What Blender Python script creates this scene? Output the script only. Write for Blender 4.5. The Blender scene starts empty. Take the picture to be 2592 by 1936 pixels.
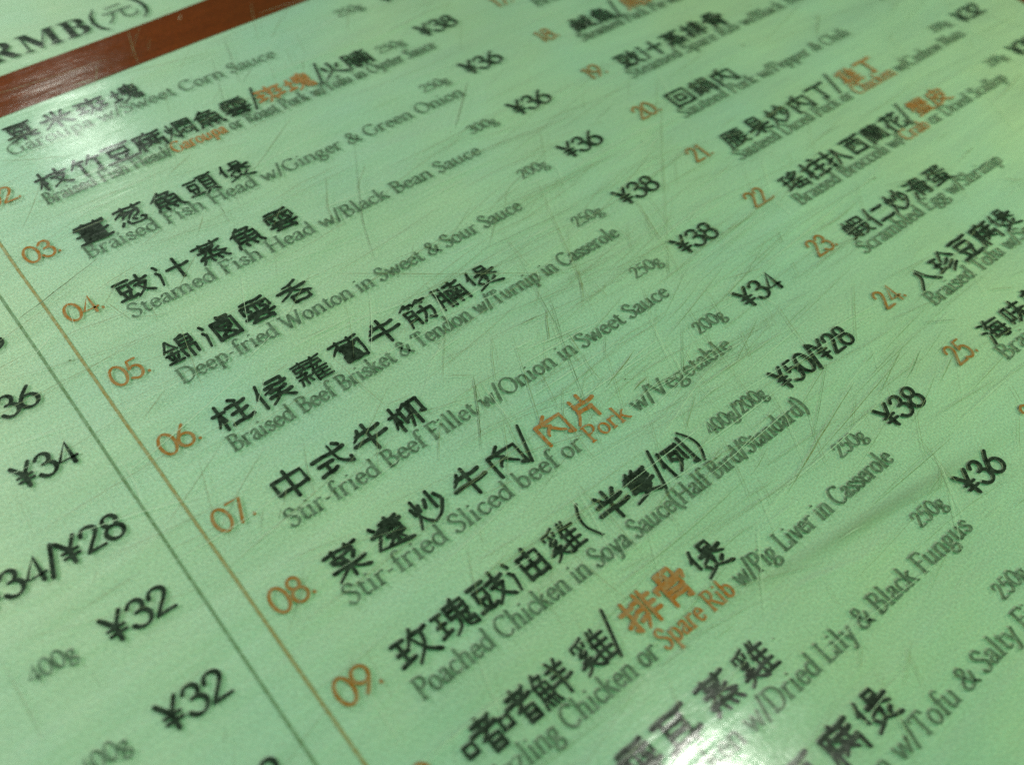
import bpy, math, random
from mathutils import Vector, Matrix
sc = bpy.context.scene
U = 0.012                       # one menu row is 12 mm; all layout below is in rows (x right, y down)
V = Vector

# ------------------------------------------------------------------ camera
cam = bpy.data.cameras.new("camera")
cam_o = bpy.data.objects.new("camera", cam)
sc.collection.objects.link(cam_o)
cam_o.matrix_world = Matrix(((0.770031, 0.470054, -0.431395, -1.21235*U),
                             (-0.633121, 0.646497, -0.425675, -11.6649*U),
                             (0.078805, 0.600908, 0.795424, 8.00715*U), (0, 0, 0, 1)))
cam.sensor_width = 36
cam.lens = 36*2493.2/2592
cam.clip_start = 0.005
cam.clip_end = 20
cam.dof.use_dof = True
cam.dof.focus_distance = 10.1*U
cam.dof.aperture_fstop = cam.lens/(0.15*U*1000)
cam.dof.aperture_blades = 0
cam.dof.aperture_ratio = 0.75
sc.camera = cam_o

# ------------------------------------------------------------------ world, lamps, exposure
w = bpy.data.worlds.new("World"); sc.world = w; w.use_nodes = True
w.node_tree.nodes["Background"].inputs[0].default_value = (0.42, 0.75, 0.46, 1)
w.node_tree.nodes["Background"].inputs[1].default_value = 0.10
sc.view_settings.view_transform = 'Standard'
sc.view_settings.look = 'None'
sc.view_settings.exposure = -0.07
sc.view_settings.gamma = 1
sc.cycles.use_denoising = False
sc.cycles.use_adaptive_sampling = False
sc.cycles.max_bounces = 6
sc.cycles.transparent_max_bounces = 12

def lamp(name, loc, target, size, power, color, sy=None):
    l = bpy.data.lights.new(name, 'AREA'); l.shape = 'ELLIPSE'; l.size = size*U; l.size_y = (sy or size)*U
    l.energy = power; l.color = color
    o = bpy.data.objects.new(name, l); sc.collection.objects.link(o)
    o.location = V(loc)*U
    o.rotation_euler = (V(target)-V(loc)).to_track_quat('-Z', 'Y').to_euler()
    return o
CAM = (-1.21235, -11.6649, 8.00715)
def mirrored(px, py, k):
    """a point k rows along the ray that mirrors the view of page point (px, py)"""
    d = V((px, -py, 0))-V(CAM); d.normalize()
    return (px+d.x*k, -py+d.y*k, -d.z*k)
# the small bright ceiling lamp whose reflection burns out at the bottom edge
lamp("ceiling_spot_lamp", mirrored(1.84, 11.48, 60), (1.7, -11.1, 0), 1.9, 1.1, (0.98, 1.0, 0.88))
# soft lamp beyond the far edge, mirrored in the upper left
lamp("window_side_lamp", mirrored(1.3, 1.45, 60), (1.5, -2, 0), 5, 0.11, (0.90, 1.0, 0.88), 3.4)
# unseen fill lights at left, far and right, added to brighten the page edges
lamp("left_lamp", (-7.5, -3, 5.5), (-2, -3.5, 0), 4, 0.058, (1.0, 0.90, 0.98))
lamp("far_lamp", (-5, 8, 5.5), (2, -1, 0), 4, 0.15, (1.0, 1.0, 0.98))
lamp("right_lamp", (18, -17, 8), (13, -7, 0), 5, 0.14, (1.0, 1.0, 0.60))
lamp("overhead_lamp", (-4, -40, 40), (5, -3, 0), 18, 1.15, (0.28, 1.0, 0.46))

# ------------------------------------------------------------------ materials
def mat(name, rgb, rough=0.8, spec=0.2):
    m = bpy.data.materials.new(name); m.use_nodes = True
    b = m.node_tree.nodes["Principled BSDF"]
    b.inputs["Base Color"].default_value = (*rgb, 1)
    b.inputs["Roughness"].default_value = rough
    b.inputs["Specular IOR Level"].default_value = spec
    return m, m.node_tree, b
def N(nt, t, **k):
    n = nt.nodes.new(t)
    for a, v in k.items(): setattr(n, a, v)
    return n
def noise(nt, src, scale, stretch=(1, 1, 1), rot=0, detail=3, rough=0.6, dim='3D'):
    mp = N(nt, 'ShaderNodeMapping'); mp.inputs['Scale'].default_value = [s/U for s in stretch]
    mp.inputs['Rotation'].default_value = (0, 0, rot)
    nz = N(nt, 'ShaderNodeTexNoise'); nz.inputs['Scale'].default_value = scale
    nz.inputs['Detail'].default_value = detail; nz.inputs['Roughness'].default_value = rough
    nt.links.new(src, mp.inputs[0]); nt.links.new(mp.outputs[0], nz.inputs['Vector'])
    return nz
def rng(nt, src, a, b, c, d):
    r = N(nt, 'ShaderNodeMapRange'); r.inputs[1].default_value = a; r.inputs[2].default_value = b
    r.inputs[3].default_value = c; r.inputs[4].default_value = d
    nt.links.new(src, r.inputs[0]); return r.outputs[0]
def math2(nt, op, a, b):
    m = N(nt, 'ShaderNodeMath', operation=op)
    for i, v in enumerate((a, b)):
        if isinstance(v, (int, float)): m.inputs[i].default_value = v
        else: nt.links.new(v, m.inputs[i])
    return m.outputs[0]
def tint(nt, base, fac):
    m = N(nt, 'ShaderNodeVectorMath', operation='SCALE')
    if isinstance(base, tuple): m.inputs[0].default_value = base
    else: nt.links.new(base, m.inputs[0])
    nt.links.new(fac, m.inputs['Scale']); return m.outputs[0]

def paper_mat(name, rgb, grain=0.46, streak=0.08):
    m, nt, b = mat(name, rgb, 0.85, 0.1)
    tc = N(nt, 'ShaderNodeTexCoord').outputs['Object']
    g = noise(nt, tc, 42, detail=2, rough=0.8)
    g2 = noise(nt, tc, 75, detail=1)
    st = noise(nt, tc, 1.0, (0.45, 5, 1), math.radians(-6), 5, 0.62)
    bl = noise(nt, tc, 0.5, detail=3)
    f = rng(nt, g.outputs[0], 0.3, 0.7, 1-grain/2, 1+grain/2)
    f = math2(nt, 'MULTIPLY', f, rng(nt, st.outputs[0], 0.3, 0.7, 1-streak/2, 1+streak/2))
    f = math2(nt, 'MULTIPLY', f, rng(nt, bl.outputs[0], 0.3, 0.7, 0.96, 1.04))
    # coloured fibre speckle
    mx = N(nt, 'ShaderNodeMix', data_type='RGBA', blend_type='MIX')
    nt.links.new(rng(nt, g2.outputs[0], 0.35, 0.65, 0, 1), mx.inputs['Factor'])
    mx.inputs[6].default_value = (rgb[0]*1.10, rgb[1]*0.97, rgb[2]*0.93, 1)
    mx.inputs[7].default_value = (rgb[0]*0.90, rgb[1]*1.03, rgb[2]*1.09, 1)
    nt.links.new(tint(nt, mx.outputs[2], f), b.inputs['Base Color'])
    # warm and cool blotches of an ageing sheet
    t2 = noise(nt, tc, 0.33, detail=3)
    wm = N(nt, 'ShaderNodeMix', data_type='RGBA', blend_type='MULTIPLY'); wm.inputs['Factor'].default_value = 1
    w2 = N(nt, 'ShaderNodeMix', data_type='RGBA'); w2.inputs[6].default_value = (1.06, 1.0, 0.93, 1); w2.inputs[7].default_value = (0.94, 1.0, 1.07, 1)
    nt.links.new(rng(nt, t2.outputs[0], 0.3, 0.7, 0, 1), w2.inputs['Factor'])
    src = b.inputs['Base Color'].links[0].from_socket
    nt.links.new(src, wm.inputs[6]); nt.links.new(w2.outputs[2], wm.inputs[7]); nt.links.new(wm.outputs[2], b.inputs['Base Color'])
    # relief: paper grain, long ripples and a few creases (height in rows)
    rp = noise(nt, tc, 1.0, (0.28, 1.5, 1), math.radians(-7), 3, 0.5)
    H = math2(nt, 'ADD', math2(nt, 'MULTIPLY', g.outputs[0], 0.0025), math2(nt, 'MULTIPLY', rp.outputs[0], 0.10))
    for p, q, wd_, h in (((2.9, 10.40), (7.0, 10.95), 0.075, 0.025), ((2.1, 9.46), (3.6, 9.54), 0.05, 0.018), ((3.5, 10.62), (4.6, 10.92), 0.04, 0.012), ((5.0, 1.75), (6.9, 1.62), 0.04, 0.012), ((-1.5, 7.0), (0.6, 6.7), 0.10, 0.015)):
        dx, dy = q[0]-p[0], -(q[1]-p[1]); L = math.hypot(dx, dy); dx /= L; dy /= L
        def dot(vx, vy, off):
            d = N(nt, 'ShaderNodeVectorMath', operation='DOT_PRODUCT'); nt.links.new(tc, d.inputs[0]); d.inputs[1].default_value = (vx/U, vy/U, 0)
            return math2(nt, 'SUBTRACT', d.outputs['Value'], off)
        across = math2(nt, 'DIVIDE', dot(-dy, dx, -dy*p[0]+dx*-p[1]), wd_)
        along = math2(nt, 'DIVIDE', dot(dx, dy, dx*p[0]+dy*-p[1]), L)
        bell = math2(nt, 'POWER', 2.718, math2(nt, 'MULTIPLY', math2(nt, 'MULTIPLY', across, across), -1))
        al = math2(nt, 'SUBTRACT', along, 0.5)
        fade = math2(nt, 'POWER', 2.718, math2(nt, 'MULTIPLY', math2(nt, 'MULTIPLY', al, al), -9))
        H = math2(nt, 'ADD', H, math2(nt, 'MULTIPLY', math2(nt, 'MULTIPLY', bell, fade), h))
        if h > 0.02:      # dark shading of the main crease, painted into the paper colour
            crease_shade = N(nt, 'ShaderNodeMix', data_type='RGBA'); src = b.inputs['Base Color'].links[0].from_socket
            nt.links.new(math2(nt, 'MULTIPLY', math2(nt, 'MULTIPLY', bell, fade), 0.42), crease_shade.inputs['Factor'])
            nt.links.new(src, crease_shade.inputs[6]); crease_shade.inputs[7].default_value = (0.20, 0.24, 0.13, 1); nt.links.new(crease_shade.outputs[2], b.inputs['Base Color'])
    bp = N(nt, 'ShaderNodeBump'); bp.inputs['Strength'].default_value = 1; bp.inputs['Distance'].default_value = U
    nt.links.new(H, bp.inputs['Height']); nt.links.new(bp.outputs[0], b.inputs['Normal'])
    return m
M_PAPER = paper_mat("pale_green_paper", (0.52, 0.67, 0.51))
M_BAND = paper_mat("orange_brown_print", (0.18, 0.032, 0.004), 0.8, 0.3)

def ink(name, rgb, wear=0.35):
    m, nt, b = mat(name, rgb, 0.8, 0.1)
    tc = N(nt, 'ShaderNodeTexCoord').outputs['Object']
    g = noise(nt, tc, 18, detail=4, rough=0.7)
    f = rng(nt, g.outputs[0], 0.35, 0.7, 0, 1)
    mx = N(nt, 'ShaderNodeMix', data_type='RGBA')
    nt.links.new(math2(nt, 'MULTIPLY', f, wear), mx.inputs['Factor'])
    mx.inputs[6].default_value = (*rgb, 1); mx.inputs[7].default_value = (0.5, 0.64, 0.5, 1)
    nt.links.new(mx.outputs[2], b.inputs['Base Color'])
    return m
M_BLACK = ink("black_ink", (0.006, 0.010, 0.006), 0.12)
M_GREY = ink("grey_ink", (0.075, 0.11, 0.07), 0.45)
M_ORANGE = ink("orange_ink", (0.56, 0.155, 0.012), 0.36)
M_BROWN = ink("brown_ink", (0.45, 0.145, 0.012), 0.3)
M_TAN = ink("tan_rule", (0.40, 0.26, 0.09), 0.5)
M_GREENRULE = ink("green_rule", (0.17, 0.24, 0.12), 0.5)
M_SCR = ink("grimy_scratch", (0.26, 0.26, 0.11), 0.6)
M_PALE = ink("pale_scratch", (0.72, 0.80, 0.62), 0.2)
M_SCRD = ink("dark_scratch", (0.13, 0.16, 0.07), 0.6)

def film_mat():
    m = bpy.data.materials.new("scuffed_clear_film"); m.use_nodes = True; nt = m.node_tree
    for n in list(nt.nodes):
        if n.type != 'OUTPUT_MATERIAL': nt.nodes.remove(n)
    out = [n for n in nt.nodes if n.type == 'OUTPUT_MATERIAL'][0]
    tc = N(nt, 'ShaderNodeTexCoord').outputs['Object']
    a = noise(nt, tc, 1.0, (0.35, 1.7, 1), math.radians(-8), 4, 0.55)
    c = noise(nt, tc, 5.0, detail=5, rough=0.7)
    h = math2(nt, 'ADD', math2(nt, 'MULTIPLY', a.outputs[0], 1.0), math2(nt, 'MULTIPLY', c.outputs[0], 0.16))
    bp = N(nt, 'ShaderNodeBump'); bp.inputs['Strength'].default_value = 1; bp.inputs['Distance'].default_value = 0.009*U
    nt.links.new(h, bp.inputs['Height'])
    gl = N(nt, 'ShaderNodeBsdfGlossy'); gl.inputs['Roughness'].default_value = 0.14
    nt.links.new(rng(nt, c.outputs[0], 0.3, 0.7, 0.10, 0.17), gl.inputs['Roughness'])
    nt.links.new(bp.outputs[0], gl.inputs['Normal'])
    tr = N(nt, 'ShaderNodeBsdfTransparent'); tr.inputs[0].default_value = (0.97, 1, 0.97, 1)
    fr = N(nt, 'ShaderNodeFresnel')        # thin film: the same reflectance from either side
    geo = N(nt, 'ShaderNodeNewGeometry')
    nt.links.new(rng(nt, geo.outputs['Backfacing'], 0, 1, 1.45, 1/1.45), fr.inputs[0])
    nt.links.new(bp.outputs[0], fr.inputs['Normal'])
    mx = N(nt, 'ShaderNodeMixShader')
    nt.links.new(fr.outputs[0], mx.inputs[0]); nt.links.new(tr.outputs[0], mx.inputs[1]); nt.links.new(gl.outputs[0], mx.inputs[2])
    nt.links.new(mx.outputs[0], out.inputs['Surface'])
    return m
M_FILM = film_mat()

# ------------------------------------------------------------------ helpers
rnd = random.Random(4)
def finish(name, vs, fs, material, parent=None, label=None):
    me = bpy.data.meshes.new(name); me.from_pydata([(x*U, -y*U, z*U) for x, y, z in vs], [], fs)
    if material: me.materials.append(material)
    o = bpy.data.objects.new(name, me); sc.collection.objects.link(o)
    if parent: o.parent = parent
    if label: o['label'] = label
    return o
def slab(name, x0, y0, x1, y1, z0, z1, material, parent=None, bev=0.0, nx=1):
    """rounded-corner slab"""
    pts = []; n = 8 if bev else 1
    for cx, cy, a0 in ((x1-bev, y0+bev, -90), (x1-bev, y1-bev, 0), (x0+bev, y1-bev, 90), (x0+bev, y0+bev, 180)):
        for k in range(n):
            a = math.radians(a0+(90*k/(n-1) if n > 1 else 0)); pts.append((cx+bev*math.cos(a), cy+bev*math.sin(a)))
    m = len(pts)
    vs = [(x, y, z1) for x, y in pts]+[(x, y, z0) for x, y in pts]
    fs = [tuple(range(m))[::-1], tuple(range(m, 2*m))]+[(i, (i+1) % m, m+(i+1) % m, m+i) for i in range(m)]
    return finish(name, vs, fs, material, parent)
ZT = 0.021                     # print layer above the paper, in rows (0.12 mm)

class Ink:
    """collects flat printed shapes lying on the page"""
    def __init__(s): s.v = []; s.f = []
    def z(s): return ZT+rnd.random()*0.003
    def quad(s, p):
        z = s.z(); b = len(s.v); s.v += [(x, y, z) for x, y in p]; s.f.append(tuple(range(b, b+len(p))))
    def dot(s, x, y, rx, ry=None, n=8):
        ry = ry or rx
        s.quad([(x+rx*math.cos(6.2832*k/n), y+ry*math.sin(6.2832*k/n)) for k in range(n)])
    def path(s, pts, width, cap=True):
        """pts in rows; width(dx,dy)->full width"""
        z = s.z(); n = len(pts); L = []; R = []
        for i, (x, y) in enumerate(pts):
            a = pts[max(i-1, 0)]; c = pts[min(i+1, n-1)]
            dx, dy = c[0]-a[0], c[1]-a[1]; d = math.hypot(dx, dy) or 1
            dx /= d; dy /= d; h = width(dx, dy, i/(n-1))/2
            L.append((x-dy*h, y+dx*h)); R.append((x+dy*h, y-dx*h))
        b = len(s.v); s.v += [(x, y, z) for x, y in L+R]
        s.f += [(b+i, b+i+1, b+n+i+1, b+n+i) for i in range(n-1)]
        if cap:
            for i in (0, -1):
                h = math.hypot(L[i][0]-R[i][0], L[i][1]-R[i][1])/2
                s.dot(pts[i][0], pts[i][1], h)
    def build(s, name, m, parent, label=None): return finish(name, s.v, s.f, m, parent, label)

# ---- pen-drawn alphabet (cap height 66 units)
def ar(cx, cy, rx, ry, a0=0, a1=360):
    n = max(6, int(abs(a1-a0)/22))
    return [(cx+rx*math.cos(math.radians(a0+(a1-a0)*k/n)), cy+ry*math.sin(math.radians(a0+(a1-a0)*k/n))) for k in range(n+1)]
def cr(*p):
    P = [p[0]]+list(p)+[p[-1]]; out = []
    for i in range(1, len(P)-2):
        for k in range(4):
            t = k/4; q = []
            for j in (0, 1):
                a, b, c, d = P[i-1][j], P[i][j], P[i+1][j], P[i+2][j]
                q.append(0.5*(2*b+(c-a)*t+(2*a-5*b+4*c-d)*t*t+(3*b-a-3*c+d)*t**3))
            out.append(tuple(q))
    return out+[p[-1]]
def ln(*p): return list(p)
def sf(x, y, h=8.5): return [(x-h, y), (x+h, y)]
G = {
'a': (37, [cr((7, 34), (12, 41), (20, 42), (26, 38), (27, 28), (27, 8), (30, 1), (36, 3)), cr((27, 26), (15, 22), (7, 16), (5, 8), (10, 1), (18, 1), (27, 8))]),
'b': (46, [ln((9, 71), (9, 2)), ln((3, 69), (9, 71)), ar(23, 21, 15, 21)]),
'c': (38, [ar(22, 21, 16, 21, 50, 318)]),
'd': (47, [ar(21, 21, 15, 21), ln((36, 71), (36, 0)), ln((29, 69), (36, 71)), ln((36, 0), (43, 2))]),
'e': (38, [ln((6, 24), (32, 25)), ar(20, 21, 14, 21, 12, 322)]),
'f': (27, [cr((30, 66), (24, 71), (16, 68), (12, 58), (12, 45)), ln((12, 46), (12, 0)), ln((3, 41), (25, 41)), sf(12, 0)]),
'g': (42, [ar(18, 27, 12, 14), cr((12, 15), (8, 9), (14, 4), (28, 3), (36, -5), (32, -18), (18, -22), (6, -18), (4, -9), (12, 0)), ln((27, 38), (38, 41))]),
'h': (49, [ln((9, 71), (9, 0)), ln((3, 69), (9, 71)), cr((9, 30), (18, 40), (27, 42), (35, 38), (37, 28)), ln((37, 29), (37, 0)), sf(9, 0), sf(37, 0)]),
'i': (24, [ln((11, 42), (11, 0)), ln((4, 39), (11, 42)), sf(11, 0), ln((11, 56), (11, 63))]),
'k': (45, [ln((9, 71), (9, 0)), ln((3, 69), (9, 71)), ln((9, 19), (32, 41)), ln((18, 27), (38, 0)), sf(9, 0), sf(39, 0, 5), sf(32, 41, 6)]),
'l': (24, [ln((11, 71), (11, 0)), ln((4, 69), (11, 71)), sf(11, 0)]),
'm': (74, [ln((9, 42), (9, 0)), ln((3, 39), (9, 42)), cr((9, 30), (17, 40), (25, 42), (33, 38), (35, 28)), ln((35, 29), (35, 0)), cr((35, 30), (43, 40), (51, 42), (59, 38), (61, 28)), ln((61, 29), (61, 0)), sf(9, 0), sf(35, 0), sf(61, 0)]),
'n': (49, [ln((9, 42), (9, 0)), ln((3, 39), (9, 42)), cr((9, 30), (18, 40), (27, 42), (35, 38), (37, 28)), ln((37, 29), (37, 0)), sf(9, 0), sf(37, 0)]),
'o': (43, [ar(21, 21, 16, 21)]),
'p': (47, [ln((10, 42), (10, -22)), ln((4, 39), (10, 42)), ar(25, 21, 14, 21), sf(10, -22)]),
'r': (34, [ln((9, 42), (9, 0)), ln((3, 39), (9, 42)), cr((9, 28), (14, 37), (22, 42), (30, 40)), sf(9, 0)]),
's': (33, [cr((27, 34), (21, 41), (13, 41), (7, 35), (9, 28), (18, 22), (27, 15), (27, 6), (19, 0), (11, 1), (5, 8))]),
't': (28, [ln((12, 54), (12, 10)), cr((12, 11), (15, 2), (21, 0), (27, 4)), ln((4, 41), (25, 41))]),
'u': (49, [cr((9, 42), (9, 14), (13, 3), (21, 0), (29, 4), (36, 11)), ln((36, 42), (36, 0)), ln((3, 40), (9, 42)), ln((36, 0), (43, 2)), ln((30, 40), (36, 42))]),
'v': (41, [ln((6, 41), (21, 0)), ln((21, 0), (36, 41)), sf(6, 41, 6), sf(36, 41, 5)]),
'w': (62, [ln((6, 41), (18, 0)), ln((18, 0), (31, 40)), ln((31, 40), (43, 0)), ln((43, 0), (57, 41)), sf(6, 41, 6), sf(57, 41, 5)]),
'y': (42, [ln((6, 41), (22, 2)), cr((37, 41), (26, 10), (16, -20), (6, -20)), sf(6, 41, 6), sf(37, 41, 5)]),
'z': (36, [ln((6, 41), (31, 41), (6, 0), (32, 0))]),
'B': (51, [ln((12, 66), (12, 0)), cr((5, 66), (26, 66), (38, 59), (37, 44), (26, 35), (12, 34)), cr((12, 34), (30, 34), (43, 26), (43, 10), (30, 1), (5, 0))]),
'C': (60, [ar(33, 33, 27, 34, 48, 315), ln((51, 66), (51, 54))]),
'D': (65, [ln((12, 66), (12, 0)), cr((5, 66), (32, 66), (50, 56), (57, 34), (50, 11), (32, 0), (5, 0))]),
'F': (45, [ln((12, 66), (12, 0)), ln((5, 66), (42, 66), (43, 57)), ln((12, 35), (34, 35)), sf(12, 0)]),
'G': (64, [ar(33, 33, 27, 34, 48, 318), ln((53, 28), (53, 5)), sf(53, 28), ln((51, 66), (51, 54))]),
'H': (66, [ln((12, 66), (12, 0)), ln((53, 66), (53, 0)), ln((12, 34), (53, 34)), sf(12, 0), sf(53, 0), sf(12, 66), sf(53, 66)]),
'L': (48, [ln((12, 66), (12, 0)), ln((5, 0), (43, 0), (46, 12)), sf(12, 66)]),
'N': (66, [ln((12, 66), (12, 0)), ln((12, 66), (53, 0)), ln((53, 66), (53, 0)), sf(12, 0), sf(10, 66), sf(53, 66)]),
'O': (66, [ar(33, 33, 28, 34)]),
'P': (47, [ln((12, 66), (12, 0)), cr((5, 66), (28, 66), (41, 58), (41, 42), (28, 32), (12, 32)), sf(12, 0)]),
'R': (53, [ln((12, 66), (12, 0)), cr((5, 66), (28, 66), (40, 58), (39, 43), (28, 34), (12, 34)), ln((24, 34), (50, 0)), sf(12, 0), sf(50, 0, 5)]),
'S': (42, [cr((35, 54), (29, 65), (18, 67), (9, 60), (9, 48), (20, 38), (32, 28), (36, 15), (28, 2), (16, -1), (6, 6)), ln((6, 14), (6, 2))]),
'T': (52, [ln((26, 66), (26, 0)), ln((5, 57), (6, 66), (46, 66), (47, 57)), sf(26, 0)]),
'V': (58, [ln((7, 66), (29, 0)), ln((29, 0), (51, 66)), sf(7, 66), sf(51, 66, 6)]),
'W': (86, [ln((7, 66), (25, 0)), ln((25, 0), (43, 64)), ln((43, 64), (60, 0)), ln((60, 0), (79, 66)), sf(7, 66), sf(79, 66, 6)]),
'E': (50, [ln((12, 66), (12, 0)), ln((5, 66), (42, 66), (43, 57)), ln((12, 35), (34, 35)), ln((5, 0), (44, 0), (46, 10))]),
'&': (60, [cr((54, 38), (46, 15), (27, 0), (10, 6), (8, 20), (22, 34), (36, 46), (36, 59), (26, 66), (17, 58), (21, 42), (38, 18), (56, 1))]),
'/': (30, [ln((3, -8), (26, 74))]),
'-': (28, [ln((5, 24), (22, 24))]),
'(': (26, [cr((22, 76), (10, 56), (7, 32), (10, 8), (22, -12))]),
')': (26, [cr((4, 76), (16, 56), (19, 32), (16, 8), (4, -12))]),
'.': (16, [ln((8, 3), (8, 5))]),
' ': (22, []),
'0': (49, [ar(24, 34, 20, 34, 90, 450)]),
'1': (34, [ln((8, 57), (20, 68), (20, 0))]),
'2': (45, [cr((6, 50), (10, 62), (21, 68), (33, 63), (37, 51), (30, 36), (18, 20), (5, 1)), ln((5, 1), (41, 1))]),
'3': (45, [cr((7, 57), (15, 67), (27, 68), (35, 59), (34, 46), (25, 38), (17, 37)), cr((19, 38), (32, 36), (40, 24), (37, 8), (25, -1), (12, 2), (4, 12))]),
'4': (48, [ln((34, 0), (34, 68), (4, 17), (44, 17))]),
'5': (46, [ln((37, 67), (15, 67), (10, 38)), cr((10, 38), (21, 44), (33, 40), (39, 26), (35, 8), (21, -1), (5, 7))]),
'6': (48, [cr((33, 69), (17, 50), (8, 34), (4, 22)), ar(23, 21, 19, 21)]),
'7': (44, [ln((5, 67), (40, 67), (15, 0))]),
'8': (48, [ar(24, 51, 14, 16), ar(24, 18, 18, 19)]),
'9': (48, [ar(24, 46, 19, 21), cr((43, 45), (38, 31), (28, 15), (15, 0))]),
'¥': (50, [ln((5, 68), (24, 34)), ln((43, 68), (24, 34)), ln((24, 35), (24, 0)), ln((8, 32), (40, 32)), ln((8, 18), (40, 18))]),
}
PHI = math.radians(14); NB = (math.cos(PHI), math.sin(PHI))
def pen(thick, thin):
    def wd(dx, dy, t): return thin+(thick-thin)*abs(dx*-NB[1]-dy*NB[0])
    return wd
def text(segs, x0, x1, yb, cap, thick, thin, track=0, right=None):
    """segs: [(string, key)]; fits between x0 and x1 (rows). returns {key: Ink}"""
    s = cap/66; nat = sum(G[c][0]+track for t, _ in segs for c in t)*s
    if x1 is None: sx = s; x = (right-nat) if right is not None else x0
    else: sx = s*(x1-x0)/nat; x = x0
    out = {}
    for t, key in segs:
        I = out.setdefault(key, Ink())
        for c in t:
            adv, st = G[c]
            wd = pen(thick, thin)
            for p in st:
                if len(p) > 2 and p[0] != p[-1] or len(p) == 2 or True:
                    I.path([(x+px*sx, yb-py*s) for px, py in p], wd, cap=len(p) > 2 or thin > 0.016)
            x += (adv+track)*sx
    return out

# ---- chinese characters: outlines of the built-in font, then inked heavier and wider with a pen along every edge
_cache = {}
_cur = bpy.data.curves.new("glyph", 'FONT'); _cur.resolution_u = 3
_go = bpy.data.objects.new("glyph", _cur); sc.collection.objects.link(_go)
def glyph(ch):
    if ch in _cache: return _cache[ch]
    _cur.body = ch
    dg = bpy.context.evaluated_depsgraph_get(); dg.update()
    me = _go.evaluated_get(dg).to_mesh()
    vs = [(v.co.x, v.co.y) for v in me.vertices]; fs = [tuple(p.vertices) for p in me.polygons]
    _go.evaluated_get(dg).to_mesh_clear()
    cnt = {}
    for f in fs:
        for i in range(len(f)):
            a, b = f[i], f[(i+1) % len(f)]
            k = (round(vs[a][0], 4), round(vs[a][1], 4)), (round(vs[b][0], 4), round(vs[b][1], 4))
            kk = tuple(sorted(k)); cnt[kk] = cnt.get(kk, 0)+1
    edges = [k for k, n in cnt.items() if n == 1]
    _cache[ch] = (vs, fs, edges); return _cache[ch]
def warp(u, v):
    # brush-written look: wide characters with lifted waists and feet spread outward
    c = u-0.5
    v2 = v+0.035*math.cos(c*math.pi*1.1)-0.02
    u2 = 0.5+c*(1.0+0.10*(0.5-v))
    return u2, v2
def hanzi(I, ch, xl, yt, w_, h_, bold):
    vs, fs, ed = glyph(ch)
    def T(p):
        u = (p[0]-0.05)/0.9; v = (p[1]+0.08)/0.92
        u, v = warp(u, v); return (xl+u*w_, yt+(1-v)*h_)
    z = I.z(); b = len(I.v)
    P = [T(p) for p in vs]; I.v += [(x, y, z) for x, y in P]; I.f += [tuple(b+i for i in f) for f in fs]
    for a, c in ed:
        a, c = T(a), T(c)
        dx, dy = c[0]-a[0], c[1]-a[1]; d = math.hypot(dx, dy)
        if d < 1e-6: continue
        I.path([a, c], lambda p, q, t: bold*(0.8+0.6*abs(p)), cap=False)
        I.dot(a[0], a[1], bold*0.55, bold*0.68, 6)
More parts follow.
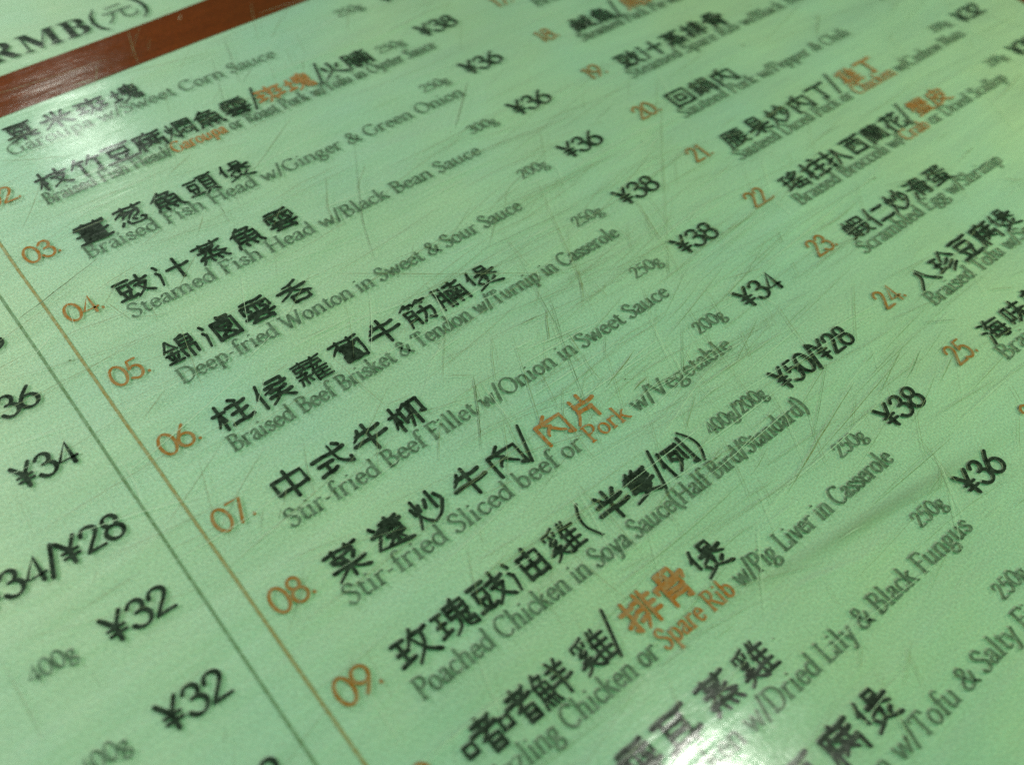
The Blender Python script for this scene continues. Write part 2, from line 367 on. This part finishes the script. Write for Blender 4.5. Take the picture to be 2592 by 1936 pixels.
# ---- brush-written clerical characters: strokes on a 100 x 100 grid (y down), "~" curved, "!" curved with a flared end, "name:x0y0x1y1" a nested component
STROKES = {
'口': "12121288 121588158888 12868886",
'日': "20082095 200880088095 20508050 20918091",
'木': "04329632 50025098 ~483628620492 !533672689890",
'木l': "05329532 50025098 ~483628620480 55427066",
'氵': "15083222 08383050 ~324824700898",
'火4': "15250580 38254280 62256880 84259580",
'火': "20262850 80267046 ~500448550596 !495772789894",
'亻': "~600540320456 40304099",
'艹': "04509650 30053095 70057095",
'竹t': "~280218280555 22304830 32323660 ~740262285058 64309630 78328260",
'雨': "15088508 08380896 083892389290 50105090 22502858 22743084 66507850 66747884",
'云': "18148214 05429642 ~454225701886 18868284 70608296",
'豆': "08069206 22262260 222678267860 22587858 32683886 70686286 03959795",
'支': "06289428 50025045 20457845 ~784555721096 !304860769896",
'魚': "~380225180636 28147014 ~701464245534 18341876 183482348276 50345076 18558255 18758275 14861099 36864099 62866699 84869299",
'隹': "~320224220446 18301899 ~550252084818 18249424 18469046 18689068 18929892 54245492",
'金': "~480228260844 ~500270229642 28407240 12589058 50405090 22683080 78687080 04929692",
'貝': "22052280 220578057880 22307830 22527852 22787878 34821298 66828898",
'田': "10101095 101090109095 10529052 50105095 10929092",
'月l': "~200420550598 200480048096 22327832 22607860",
'肉': "08240899 082492249299 92998092 ~500230244842 ~484230602670 ~485064707680",
'米': "25103028 78107032 04449644 50025098 ~484828700592 !524872689890",
'西': "05109510 18321894 183282328294 ~381038543264 ~621062547260 18908290",
'粟': "西:08009550 米:05509899",
'王': "10109010 14488648 50105085 02889880",
'文': "50025016 06229422 ~702450650596 !302455629892",
'斑': "王:00103285 文:32006899 王:68109885",
'土': "10359035 50055085 04889680",
'鬼': "52004210 15121550 151285128550 15308530 15498549 50125049 ~425035780596 ~584958889296 92969074 78587078 70789078",
'塊': "土:00103090 鬼:30009999",
'枝': "木l:00003899 支:36009999",
'竹': "~280215280448 20224822 34223499 ~760262285245 70229822 86228694 86947690",
'腐': "50005010 10129612 ~101212550298 ~322222361850 26362660 40349234 74207458 50425850 22629662 22622299 96629699 ~585848723880 ~586268727882",
'心': "15360868 ~3030347456867882 82848660 50185838 78288846",
'門': "08060899 08064406 08204420 44064436 08364436 92069299 92065606 92205620 56065636 92365636",
'燜': "火:00053895 門:36009999 心:48449088",
'雲': "雨:02009852 云:02529899",
'南': "15109010 50005030 12301298 123092309296 35404048 65406048 28567256 22727872 50565095",
'腩': "月l:00003699 南:36009999",
'薑': "艹:05009818 06209420 20262046 202680268046 20368036 50265046 20468046 03559755 20622086 206280628086 20748074 50625086 20868086 02969896",
'蔥': "艹:08009822 ~302415350542 26327832 ~783275525860 ~463430462456 ~623650484062 心:05629899",
'頁': "06069406 52064820 20182080 201880188080 20388038 20588058 20788078 36841498 64848898",
'頭': "豆:00104592 頁:46009999",
'煲': "亻:00002862 口:42007826 32369636 62245860 ~583646503058 ~623676469556 火:08569999",
'豉': "豆:00055092 支:46009999",
'汁': "氵:00003099 35469846 66056699",
'蒸': "艹:05009820 30266826 ~682662345038 50365066 18404040 ~404034561566 ~824068465846 ~584676569864 14729072 火4:10769999",
'錦': "金:00004499 70005806 52085240 520888088840 52248824 52408840 70407099 50545492 50549054 90548890",
'滷': "氵:00002699 60006018 60088808 34203498 342096209698 46324648 46328232 82328248 46488248 48548284 82544884 34969696",
'吞': "~740250142816 06349434 ~501446420566 !504072559668 口:28609299",
'柱': "木l:00003699 60027212 42269626 70267090 48569256 38929690",
'侯': "亻:00003099 46128812 88128832 36329632 ~553050422850 42528852 34729872 ~665258783298 !667082869898",
'蘿': "艹:05009816 12201236 122090209036 12369036 38203836 64206436 ~283818520850 08503850 ~385020680866 08664266 25662592 12740890 38744286 隹:46389999",
'蔔': "艹:05009820 ~302218340846 22289428 ~942894709096 90967892 32407640 36503660 365070507060 36607060 30703094 307076707694 52705294 30827682 30947694",
'牛': "~321024280842 20289028 02589858 52005299",
'筋': "竹t:02009830 月l:04304899 52509450 ~945094748698 86987490 ~703270665298",
'中': "10221070 102290229070 10689068 50005099",
'式': "04309630 12545254 32543284 06905284 !620268609690 96909872 78048814",
'柳': "木l:00003299 ~581046203624 36203676 36685856 ~601258554698 70127099 70129612 96129666 96668862",
'菜': "艹:05009820 ~802250281830 22384048 48364846 80347048 木:06489899",
'遠': "15082220 10363634 ~363420600682 !088242889898 64006426 44129012 34269626 44408640 44404458 86408658 44588658 ~605848743682 62586284 ~886272708084",
'炒': "火:00003899 68006860 52204444 82209040 ~925070824298",
'片': "~281028600598 60026038 28389638 28607460 74607499",
'玫': "王:00083890 ~600252203840 50209420 ~802072603898 !502470729898",
'瑰': "王:00103090 鬼:30009999",
'油': "氵:00002899 田:32149998 66006618",
'奚': "~820250101812 18181826 48185026 78167226 ~553032423046 30466046 ~664044562464 24646662 06749474 ~507240860698 !507268869898",
'雞': "奚:00005499 隹:50009999",
'半': "20083228 80086828 10389038 02649864 50005099",
'隻': "隹:12009860 22667866 ~786655861099 !306662829899",
'例': "亻:00002699 28126612 ~461238373252 44326232 ~623254683494 40506064 76107670 94009499 94998694",
'者': "20147414 46004634 04349634 ~880655422860 日:32569699",
'啫': "口:00353274 者:30009999",
'羊': "28023818 72026218 10229022 16428442 02629862 50225099",
'鮮': "魚:00004899 羊:46009999",
'扌': "04269626 52005292 52922884 04689050",
'非': "~380040600898 62006299 08203820 08453845 02723866 62209220 62459245 62709870",
'排': "扌:00003899 非:36009999",
'骨': "28002824 280072007224 28123812 50125024 06300644 06309430 94308844 24422499 244276427698 76986894 24607660 24767676",
'耳': "04089608 25082585 75087599 25327532 25567556 04889880",
'回': "08080895 080892089295 08949294 口:28287274",
'果': "日:14008650 02629862 50485099 ~486430820592 !526472829890",
'丁': "04129612 52125296 52963890",
'八': "~402038500590 !481065559890",
'珍': "王:00103285 ~650250223842 !650280229842 ~704058504256 ~785860684078 ~887262864698",
'仁': "亻:00003899 46289028 38889888",
'扒': "扌:00003899 ~581856553898 !641074569898",
'花': "艹:05009825 ~352820480566 20502099 ~883872505662 55305588 ~558866969294 92949674",
'火': "20262850 80267046 ~500448550596 !495772789894",
}

def comp(spec, x0=0.0, y0=0.0, x1=1.0, y1=1.0):
    """flatten a character into (kind, points, scale) strokes inside the box"""
    out = []
    for tok in STROKES[spec].split():
        if ':' in tok:
            n, d = tok.split(':'); a = [int(d[k:k+2])/99 for k in (0, 2, 4, 6)]
            out += comp(n, x0+(x1-x0)*a[0], y0+(y1-y0)*a[1], x0+(x1-x0)*a[2], y0+(y1-y0)*a[3])
        else:
            q = tok.lstrip('~!'); k = tok[0] if tok[0] in '~!' else '-'
            pts = [(x0+(x1-x0)*int(q[j:j+2])/99, y0+(y1-y0)*int(q[j+2:j+4])/99) for j in range(0, len(q), 4)]
            out.append((k, pts, min(1, math.sqrt((x1-x0)*(y1-y0)))))
    return out
def brush_char(I, ch, xl, yt, w_, h_, wt=0.037):
    st = comp(ch); dens = max(0.60, min(1.05, 11/len(st)+0.25))
    for k, pts, sc_ in st:
        P = [(xl+(x+rnd.uniform(-.006, .006))*w_, yt+(y+rnd.uniform(-.006, .006))*h_) for x, y in pts]
        if len(P) > 2 and k in '~!': P = cr(*P)
        elif len(P) == 2:
            (ax, ay), (bx, by) = P; L = math.hypot(bx-ax, by-ay)
            if abs(bx-ax) > abs(by-ay)*3 and L > 0.16:      # long level strokes dip and lift like a brush wave
                P = cr(P[0], (ax+(bx-ax)*.33, ay+(by-ay)*.33-.006), (ax+(bx-ax)*.7, ay+(by-ay)*.7+.003), (bx, by-.010))
            else: P = cr(P[0], ((ax+bx)/2+rnd.uniform(-.002, .002), (ay+by)/2), P[1])
        ww = wt*dens*(0.82+0.18*sc_)
        if k == '!': wd = lambda a, b, t: ww*(0.62+0.75*t*t if t < .93 else 0.9)
        elif k == '~': wd = lambda a, b, t: ww*(1.0-0.28*t)
        else: wd = lambda a, b, t: ww*(0.98+0.14*abs(a))*(1.08-0.34*t*(1-t))
        I.path(P, wd)
def cjk_line(segs, x, y, pitch, w_=0.368, h_=0.318, bold=0.007, slash=0.22, xs=None):
    out = {}; xi = 0
    for t, key in segs:
        I = out.setdefault(key, Ink())
        for c in t:
            if xs: x = xs[xi]; xi += 1
            if c in '/()':
                if c == '/': I.path([(x+0.12, y-0.17), (x-0.02, y+0.24)], lambda a, b, t: 0.032); x += slash*0.9
                elif c == '(': I.path(cr((x+0.10, y-0.15), (x+0.03, y-0.03), (x+0.02, y+0.1), (x+0.09, y+0.24)), lambda a, b, t: 0.028); x += 0.16
                else: I.path(cr((x, y-0.15), (x+0.07, y-0.03), (x+0.08, y+0.1), (x+0.01, y+0.24)), lambda a, b, t: 0.028); x += 0.16
            else:
                if c in STROKES: brush_char(I, c, x-.005+rnd.uniform(-.004, .004), y-0.105, w_, h_)
                else: hanzi(I, c, x, y-0.10, w_*.97, h_*.97, bold)
                x += pitch
    return out

# ------------------------------------------------------------------ table under the menu
def wood():
    m, nt, b = mat("varnished_brown_wood", (0.16, 0.045, 0.012), 0.35, 0.5)
    tc = N(nt, 'ShaderNodeTexCoord').outputs['Object']
    g = noise(nt, tc, 0.6, (0.4, 6, 1), 0.2, 6, 0.65)
    f = rng(nt, g.outputs[0], 0.3, 0.7, 0.6, 1.4)
    nt.links.new(tint(nt, (0.20, 0.055, 0.012), f), b.inputs['Base Color'])
    return m
table = slab("table", -30, -25, 40, 40, -3.0, -0.085, wood(), bev=1.5)
table['label'] = "dark reddish brown wooden table top, seen only at the upper right corner beside the menu"
table['category'] = "table"

# ------------------------------------------------------------------ the menu
menu = bpy.data.objects.new("laminated_menu", None); sc.collection.objects.link(menu)
menu['label'] = "pale green scratched laminated menu page printed with dish names and prices, lying on the table"
menu['category'] = "menu"
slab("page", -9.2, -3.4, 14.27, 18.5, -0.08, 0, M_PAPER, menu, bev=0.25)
# header band
Ib = Ink()
top = [(-9.0, 0.10), (-4, 0.02), (0.96, -0.10), (2.65, -0.17), (3.91, -0.25), (6, -0.33), (9, -0.4), (14.1, -0.5)]
bot = [(14.1, 0.30), (9, 0.40), (6, 0.47), (4.4, 0.52), (3.39, 0.55), (2.05, 0.61), (0.65, 0.66), (-4, 0.76), (-9.0, 0.84)]
Ib.v += [(x, y, 0.006) for x, y in top+bot]; Ib.f.append(tuple(range(len(top+bot))))
Ib.build("header_band", M_BAND, menu, "orange-brown printed band under the price heading")
# column rules
for x, m, wd_, lb in ((-0.476, M_GREENRULE, 0.026, "thin dark green vertical rule"), (-0.178, M_TAN, 0.030, "thin tan vertical rule")):
    I = Ink(); I.path([(x+rnd.uniform(-.004, .004), 0.8+k*0.6) for k in range(26)], lambda a, b, t: wd_, cap=False)
    I.v = [(px, py, 0.006) for px, py, pz in I.v]
    I.build("column_rule", m, menu, lb)
# heading RMB(元) in heavy serif: mathematical bold letters of the built-in font
Ih = Ink()
def glyph_run(I, s, x, yb, size, sx, gap, bold=0.0, cn='元'):
    for ch in s:
        if ch in '()':
            k = 1 if ch == '(' else -1
            xx = x+(0.16 if k > 0 else 0.0)
            I.path([(xx, yb-0.40), (xx-k*.09, yb-0.28), (xx-k*.12, yb-0.12), (xx-k*.09, yb+0.02), (xx, yb+0.12)], lambda a, b, t: 0.018+0.036*math.sin(math.pi*t)); x += 0.20; continue
        c = ch if ch == cn else chr(0x1D400+ord(ch)-65)
        vs, fs, ed = glyph(c); z = I.z(); b = len(I.v)
        I.v += [(x+p[0]*size*sx, yb-p[1]*size, z) for p in vs]; I.f += [tuple(b+i for i in f) for f in fs]
        x += (max(p[0] for p in vs)*size*sx)+gap
    return x
xx = glyph_run(Ih, 'RMB', 0.95, -0.36, 0.56, 1.04, 0.03)
glyph_run(Ih, '(', xx, -0.40, 0.4, 1, 0.0)
Ih.path([(xx+.30, -.74), (xx+.52, -.75)], lambda a, b, t: .02); Ih.path([(xx+.22, -.62), (xx+.62, -.63)], lambda a, b, t: .024)
Ih.path([(xx+.35, -.62), (xx+.32, -.5), (xx+.22, -.40)], lambda a, b, t: .024); Ih.path([(xx+.47, -.62), (xx+.46, -.46), (xx+.52, -.42), (xx+.63, -.43), (xx+.65, -.5)], lambda a, b, t: .024)
glyph_run(Ih, ')', xx+.66, -0.42, 0.4, 1, 0.0)
Ih.build("price_heading", M_BLACK, menu, "black serif heading RMB(元) above the band")

def put(d, names, parent=menu):
    first = None
    for key, I in d.items():
        if not I.v: continue
        n, m, lb = names[key]
        o = I.build(n, m, first if (key == 'o' and first) else parent, lb)
        if first is None: first = o
def number(s, x, y):
    put(text([(s+'.', 'k')], x, None, y+0.145, 0.245, 0.033, 0.028, -3), {'k': ("dish_number", M_BROWN, "orange-brown item number "+s)})
def price(s, right, y, x0=None):
    if x0 is None: x0 = right-{3: 0.62}.get(len(s), 1.17 if '/¥' in s else 0.62)
    put(text([(s, 'k')], x0, right, y+0.13, 0.25, 0.047, 0.027, -2), {'k': ("dish_price", M_BLACK, "black price "+s)})
def weight(s, x0, x1, y):
    put(text([(s, 'k')], x0, x1, y+0.09, 0.15, 0.024, 0.012, 1), {'k': ("portion_weight", M_GREY, None)})
def name(segs, x, y, pitch, num, **k):
    put(cjk_line(segs, x, y, pitch, **k), {'k': ("dish_name", M_BLACK, "black Chinese dish name of item "+num), 'o': ("orange_words", M_ORANGE, "orange Chinese words in dish name "+num)})
def desc(segs, x0, x1, y, num):
    put(text(segs, x0, x1, y, 0.19, 0.029, 0.013, 1), {'k': ("dish_description", M_GREY, "grey English description of item "+num), 'o': ("orange_words", M_ORANGE, "orange English word of item "+num)})
K = lambda s: [(s, 'k')]

# middle column: number, name segments, x start, pitch, description segments, x end, baseline offset, weight, price
ROWS = [
 (1, '01', K('粟米斑塊'), .55, .445, K('Garoupa w/Sweet Corn Sauce'), 4.03, .40, '250g', '¥38', 0),
 (2, '02', [('枝竹豆腐燜魚雲/', 'k'), ('斑塊', 'o'), ('/火腩', 'k')], .54, .385, [('Braised Fish Head/', 'k'), ('Garoupa', 'o'), (' or Roast Pork w/Tofu in Oyster Sauce', 'k')], 5.92, .39, '250g', '¥38', -.03),
 (3, '03', K('薑蔥魚頭煲'), .51, .442, K('Braised Fish Head w/Ginger & Green Onion'), 5.62, .41, '250g', '¥36', 0),
 (4, '04', K('豉汁蒸魚雲'), .49, .445, K('Steamed Fish Head w/Black Bean Sauce'), 5.08, .44, '300g', '¥36', 0),
 (5, '05', K('錦滷雲吞'), .49, .44, K('Deep-fried Wonton in Sweet & Sour Sauce'), 4.87, .49, '200g', '¥36', .02),
 (6, '06', K('柱侯蘿蔔牛筋腩煲'), .50, .443, K('Braised Beef Brisket & Tendon w/Turnip in Casserole'), 5.52, .48, '250g', '¥38', .02),
 (7, '07', K('中式牛柳'), .53, .44, K('Stir-fried Beef Fillet w/Onion in Sweet Sauce'), 5.34, .49, '250g', '¥38', .03),
 (8, '08', [('菜遠炒牛肉/', 'k'), ('肉片', 'o')], .49, .453, [('Stir-fried Sliced beef or ', 'k'), ('Pork', 'o'), (' w/Vegetable', 'k')], 5.36, .43, '200g', '¥34', 0),
 (9, '09', K('玫瑰豉油雞(半隻/例)'), .51, .417, K('Poached Chicken in Soya Sauce(Half Bird/Standard)'), 5.40, .47, '400g/200g', '¥50/¥28', 0),
 (10, '10', [('啫啫鮮雞/', 'k'), ('排骨', 'o'), ('煲', 'k')], .47, .40, [('Sizzling Chicken or ', 'k'), ('Spare Rib', 'o'), (' w/Pig Liver in Casserole', 'k')], 5.62, .40, '250g', '¥38', -.05),
 (11, '11', K('金針雲耳蒸雞'), .50, .44, K('Steamed Chicken w/Dried Lily & Black Fungus'), 5.61, .35, '250g', '¥36', -.12),
 (12, '12', K('鹹魚雞粒豆腐煲'), .50, .458, K('Braised Diced Chicken w/Tofu & Salty Fish in Casserole'), 7.1, .27, '250g', '¥38', -.20),
]
SPEC = {2: [.52, .92, 1.32, 1.70, 2.10, 2.49, 2.87, 3.27, 3.36, 3.78, 4.22, 4.29, 4.68],
        8: [.49, .95, 1.40, 1.87, 2.31, 2.70, 2.91, 3.32],
        9: [.51, .93, 1.33, 1.74, 2.17, 2.60, 2.80, 3.15, 3.54, 3.66, 4.05],
        10: [.48, .85, 1.23, 1.68, 2.05, 2.26, 2.66, 3.13],
        11: [.50, .93, 1.36, 1.79, 2.27, 2.72]}
for r, num, nm, x, pitch, ds, xe, yo, wt, pr, off in ROWS:
    number(num, -.07, r+off)
    name(nm, x, r+off, pitch, num, xs=SPEC.get(r))
    desc(ds, .47, xe, r+yo, num)
    wo = {10: -.03, 11: -.05, 12: -.12}.get(r, 0)
    if len(wt) > 4: weight(wt, 4.33, 5.18, r+wo)
    else: weight(wt, 5.19, 5.62, r+wo)
    po = {2: -.03, 3: -.02}.get(r, 0)
    if len(pr) > 3: price(pr, 6.56, r+.03, 5.37)
    else: price(pr, 6.52, r+po+(0.02 if r > 5 else 0), 5.90)
# right column
R3 = [
 (2, '17', K('梅菜扣肉'), .42, K('Braised Pork w/Preserved Vegetable'), 12.2, '250g', '¥36'),
 (3, '18', [('鹹魚/', 'k'), ('馬蹄', 'o'), ('蒸肉餅', 'k')], .40, K('Steamed Pork Pie w/Salted Fish or Water Chestnut'), 12.6, '250g', '¥32'),
 (4, '19', K('豉汁蒸排骨'), .43, K('Steamed Spare Rib w/Black Bean Sauce'), 12.3, '250g', '¥32'),
 (5, '20', K('回鍋肉'), .42, K('Sauteed Pork w/Pepper & Chili'), 11.2, '250g', '¥32'),
 (6, '21', [('腰果炒肉丁/', 'k'), ('雞丁', 'o')], .43, [('Sauteed Diced Pork or ', 'k'), ('Chicken', 'o'), (' w/Cashew Nuts', 'k')], 12.7, '200g', '¥32'),
 (7, '22', [('瑤柱扒西蘭花/', 'k'), ('蟹皮', 'o')], .41, [('Braised Broccoli w/', 'k'), ('Crab', 'o'), (' or Dried Scallop', 'k')], 12.3, '200g', '¥38'),
 (8, '23', K('蝦仁炒滑蛋'), .415, K('Scrambled Egg w/Shrimp'), 10.65, '250g', '¥32'),
 (9, '24', K('八珍豆腐煲'), .42, K('Braised Tofu w/Seafood in Casserole'), 11.9, '250g', '¥34'),
 (10, '25', K('海味雜菜煲'), .44, K('Braised Vegetable w/Seafood'), 11.6, '250g', '¥36'),
 (11, '26', K('素菜煲'), .44, K('Braised Vegetable'), 10.6, '250g', '¥28'),
]
for r, num, nm, pitch, ds, xe, wt, pr in R3:
    o = {10: -.05, 11: -.1}.get(r, -.02)
    number(num, 7.20, r-.04+o*0.5)
    name(nm, 7.80, r+o, pitch, num)
    desc(ds, 7.72, xe, r+.41+o, num)
    weight(wt, 12.33, 12.75, r+.0); price(pr, 13.53, r+.05, 12.93)
# left column: only the ends of its rows are in view
for y, pr, x0, wt in ((3.92, '¥36', -1.27, 0), (4.77, '¥36', -1.27, 0), (5.585, '¥34', -1.26, 0), (6.53, '¥34/¥28', -1.98, 0), (7.41, '¥32', -1.28, '400g'), (8.34, '¥32', -1.26, '400g'), (9.22, '¥38', -1.25, '300g')):
    price(pr, -.68, y, x0)
    if wt: weight(wt, -1.91, -1.51, y-.04)

# scratches and grime lines in the film
SCR=[[(4.30,6.05),(3.98,7.1),(3.30,8.6)],[(3.52,6.9),(2.9,8.2)],[(5.3,5.2),(4.75,6.5),(4.4,7.3)],[(3.95,3.3),(3.2,4.6),(2.95,5.2)],[(5.2,8.6),(5.9,8.3)],[(4.9,9.9),(6.9,9.6)],[(5.1,7.9),(4.5,8.5)],[(6.2,8.3),(6.0,8.9)],[(2.2,0.7),(3.4,0.9)],[(3.3,1.0),(2.9,2.1)],[(7.2,8.6),(6.5,9.2)],[(2.6,3.2),(3.5,2.6)],[(5.8,3.22),(5.08,3.89)],[(3.77,3.83),(3.56,4.02),(3.42,4.15)],[(6.07,6.17),(5.84,6.8)],[(4.0,5.76),(5.0,5.81),(5.48,5.82)],[(7.61,5.04),(6.96,5.71),(5.77,7.0)],[(5.55,1.75),(6.24,1.66),(6.73,1.66)],[(6.65,4.78),(7.09,4.66)],[(4.79,6.51),(4.61,6.79),(4.48,6.98)],[(4.04,6.86),(3.93,7.0),(3.8,7.19)],[(4.18,6.74),(4.08,6.97),(3.91,7.27)],[(4.01,7.24),(3.95,7.51)],[(3.95,7.56),(3.9,7.7),(3.87,7.93)],[(2.84,7.11),(2.64,7.44),(2.36,7.85)],[(4.44,7.83),(4.12,7.94),(3.89,8.0)],[(4.29,8.17),(4.06,8.21)],[(4.32,7.51),(4.12,7.71)],[(4.74,6.88),(4.72,7.1)],[(2.54,5.15),(3.42,5.78),(4.65,6.62)],[(5.76,7.01),(5.49,7.3)],[(3.52,7.72),(3.21,8.09)],[(4.56,8.62),(4.17,8.87)],[(6.03,9.17),(5.48,9.52),(5.13,9.73)],[(6.04,9.53),(5.18,9.77),(4.45,9.99)],[(6.57,9.4),(6.34,9.44)],[(7.05,9.67),(6.79,9.77),(6.57,9.84)],[(7.29,9.94),(6.79,10.1)],[(6.87,7.95),(6.75,8.16)],[(7.39,9.47),(7.72,9.66)],[(8.45,9.61),(8.73,9.78)],[(6.9,9.53),(6.14,9.8)],[(11.17,4.79),(10.71,5.14)],[(6.85,7.13),(6.63,7.16)],[(7.68,7.07),(6.3,7.24)],[(7.11,7.5),(6.99,7.72)],[(12.61,7.43),(11.74,7.58)],[(10.54,7.99),(10.09,8.05)],[(9.54,8.1),(9.25,8.19)],[(10.31,8.59),(10.51,8.77)],[(3.27,3.73),(2.94,4.3)],[(3.66,0.66),(3.34,1.65)],[(3.51,3.66),(2.96,3.68),(2.52,3.76)],[(1.78,3.52),(1.61,3.73)],[(2.02,3.44),(1.97,3.78)],[(2.18,2.52),(1.75,2.72)],[(1.08,1.81),(0.62,1.6),(0.33,1.43)],[(3.69,1.41),(3.33,1.68)],[(4.73,0.58),(4.38,0.83),(4.17,1.03)],[(4.25,1.66),(4.13,1.89)],[(0.55,3.48),(-0.15,3.72),(-0.45,3.81)],[(0.35,4.1),(0.44,4.45)],[(0.31,5.46),(-0.01,5.64)],[(-0.23,2.87),(-0.15,2.96)],[(1.46,10.83),(1.64,10.82)],[(3.78,11.41),(3.58,11.56)],[(3.66,6.86),(3.93,6.87)],[(2.65,6.96),(2.85,7.09)],[(3.69,9.29),(4.23,9.3),(4.92,9.42)]]
HEAVY = {12+k for k in (0, 2, 7, 8, 10, 13, 14, 22, 30, 12, 48)}
def wob(p, q, n, amp):
    dx, dy = q[0]-p[0], q[1]-p[1]; d = math.hypot(dx, dy) or 1
    return [(p[0]+dx*t+rnd.uniform(-amp, amp)*-dy/d, p[1]+dy*t+rnd.uniform(-amp, amp)*dx/d) for t in [k/n for k in range(n+1)]]
for i, s in enumerate(SCR):
    I = Ink(); pts = [s[0]]
    for a, b in zip(s, s[1:]): pts += wob(a, b, 5, 0.004)[1:]
    wmax = 0.013 if i in HEAVY else 0.0075
    I.path(pts, lambda a, b, t: wmax*(0.25+0.75*math.sin(math.pi*min(1, max(0, t)))**.6)*rnd.uniform(.6, 1.2), cap=False)
    I.v = [(x, y, z+0.016) for x, y, z in I.v]
    I.build("scratch", M_SCRD if i % 3 == 0 else M_SCR, menu)
def hairlines(count, wlo, whi, m, name, label):
    I = Ink()
    for k in range(count):     # hairline scuffs all over the film, nobody could count them
        x = rnd.uniform(-2.3, 13.9); y = rnd.uniform(-1, 12.5)
        if rnd.random() < 0.35: x, y = rnd.gauss(4.6, 1.6), rnd.gauss(7.2, 1.8)
        q = rnd.random()
        if q < 0.62: a = rnd.gauss(0.03, 0.14); L = rnd.uniform(0.2, 2.2)
        elif q < 0.85: a = rnd.gauss(-1.95, 0.25); L = rnd.uniform(0.1, 1.0)
        else: a = rnd.gauss(0.6, 0.35); L = rnd.uniform(0.1, 1.0)
        bend = rnd.gauss(0, 0.02)*L
        pts = [(x+L*t*math.cos(a)-bend*4*t*(1-t)*math.sin(a), y-L*t*math.sin(a)-bend*4*t*(1-t)*math.cos(a)) for t in (0, .2, .4, .6, .8, 1)]
        ww = rnd.uniform(wlo, whi)
        I.path(pts, lambda p, q, t: ww*(1-abs(2*t-1)**2*.8), cap=False)
    I.v = [(x, y, z+0.016) for x, y, z in I.v]
    o = I.build(name, m, menu, label); o['kind'] = 'stuff'
hairlines(800, 0.0025, 0.006, M_SCR, "hairline_scuffs", "fine brownish hairline scuffs all over the film")
hairlines(240, 0.003, 0.007, M_PALE, "pale_scuffs", "fine pale hairline scuffs all over the film")
# small dark specks
I = Ink()
for x, y, r in ((-0.27, 4.59, .018), (4.1, 8.05, .012), (2.9, 1.2, .01), (8.9, 7.6, .016), (6.9, 5.4, .012), (5.0, 3.9, .01), (9.6, 4.7, .02), (3.2, 10.9, .012)):
    I.dot(x, y, r, r*.8)
I.build("grime_specks", M_SCRD, menu)['kind'] = 'stuff'
# clear laminate over the print
slab("laminate_film", -9.35, -3.55, 14.285, 18.65, 0.042, 0.043, M_FILM, menu, bev=0.28).data.polygons[0]
film = menu.children[-1] if False else bpy.data.objects["laminate_film"]
fm = film.data; n = len(fm.vertices)//2
vs = [tuple(v.co) for v in fm.vertices][:n]; fm.clear_geometry(); fm.from_pydata(vs, [], [tuple(range(n))[::-1]])
bpy.data.objects.remove(_go); bpy.data.curves.remove(_cur)
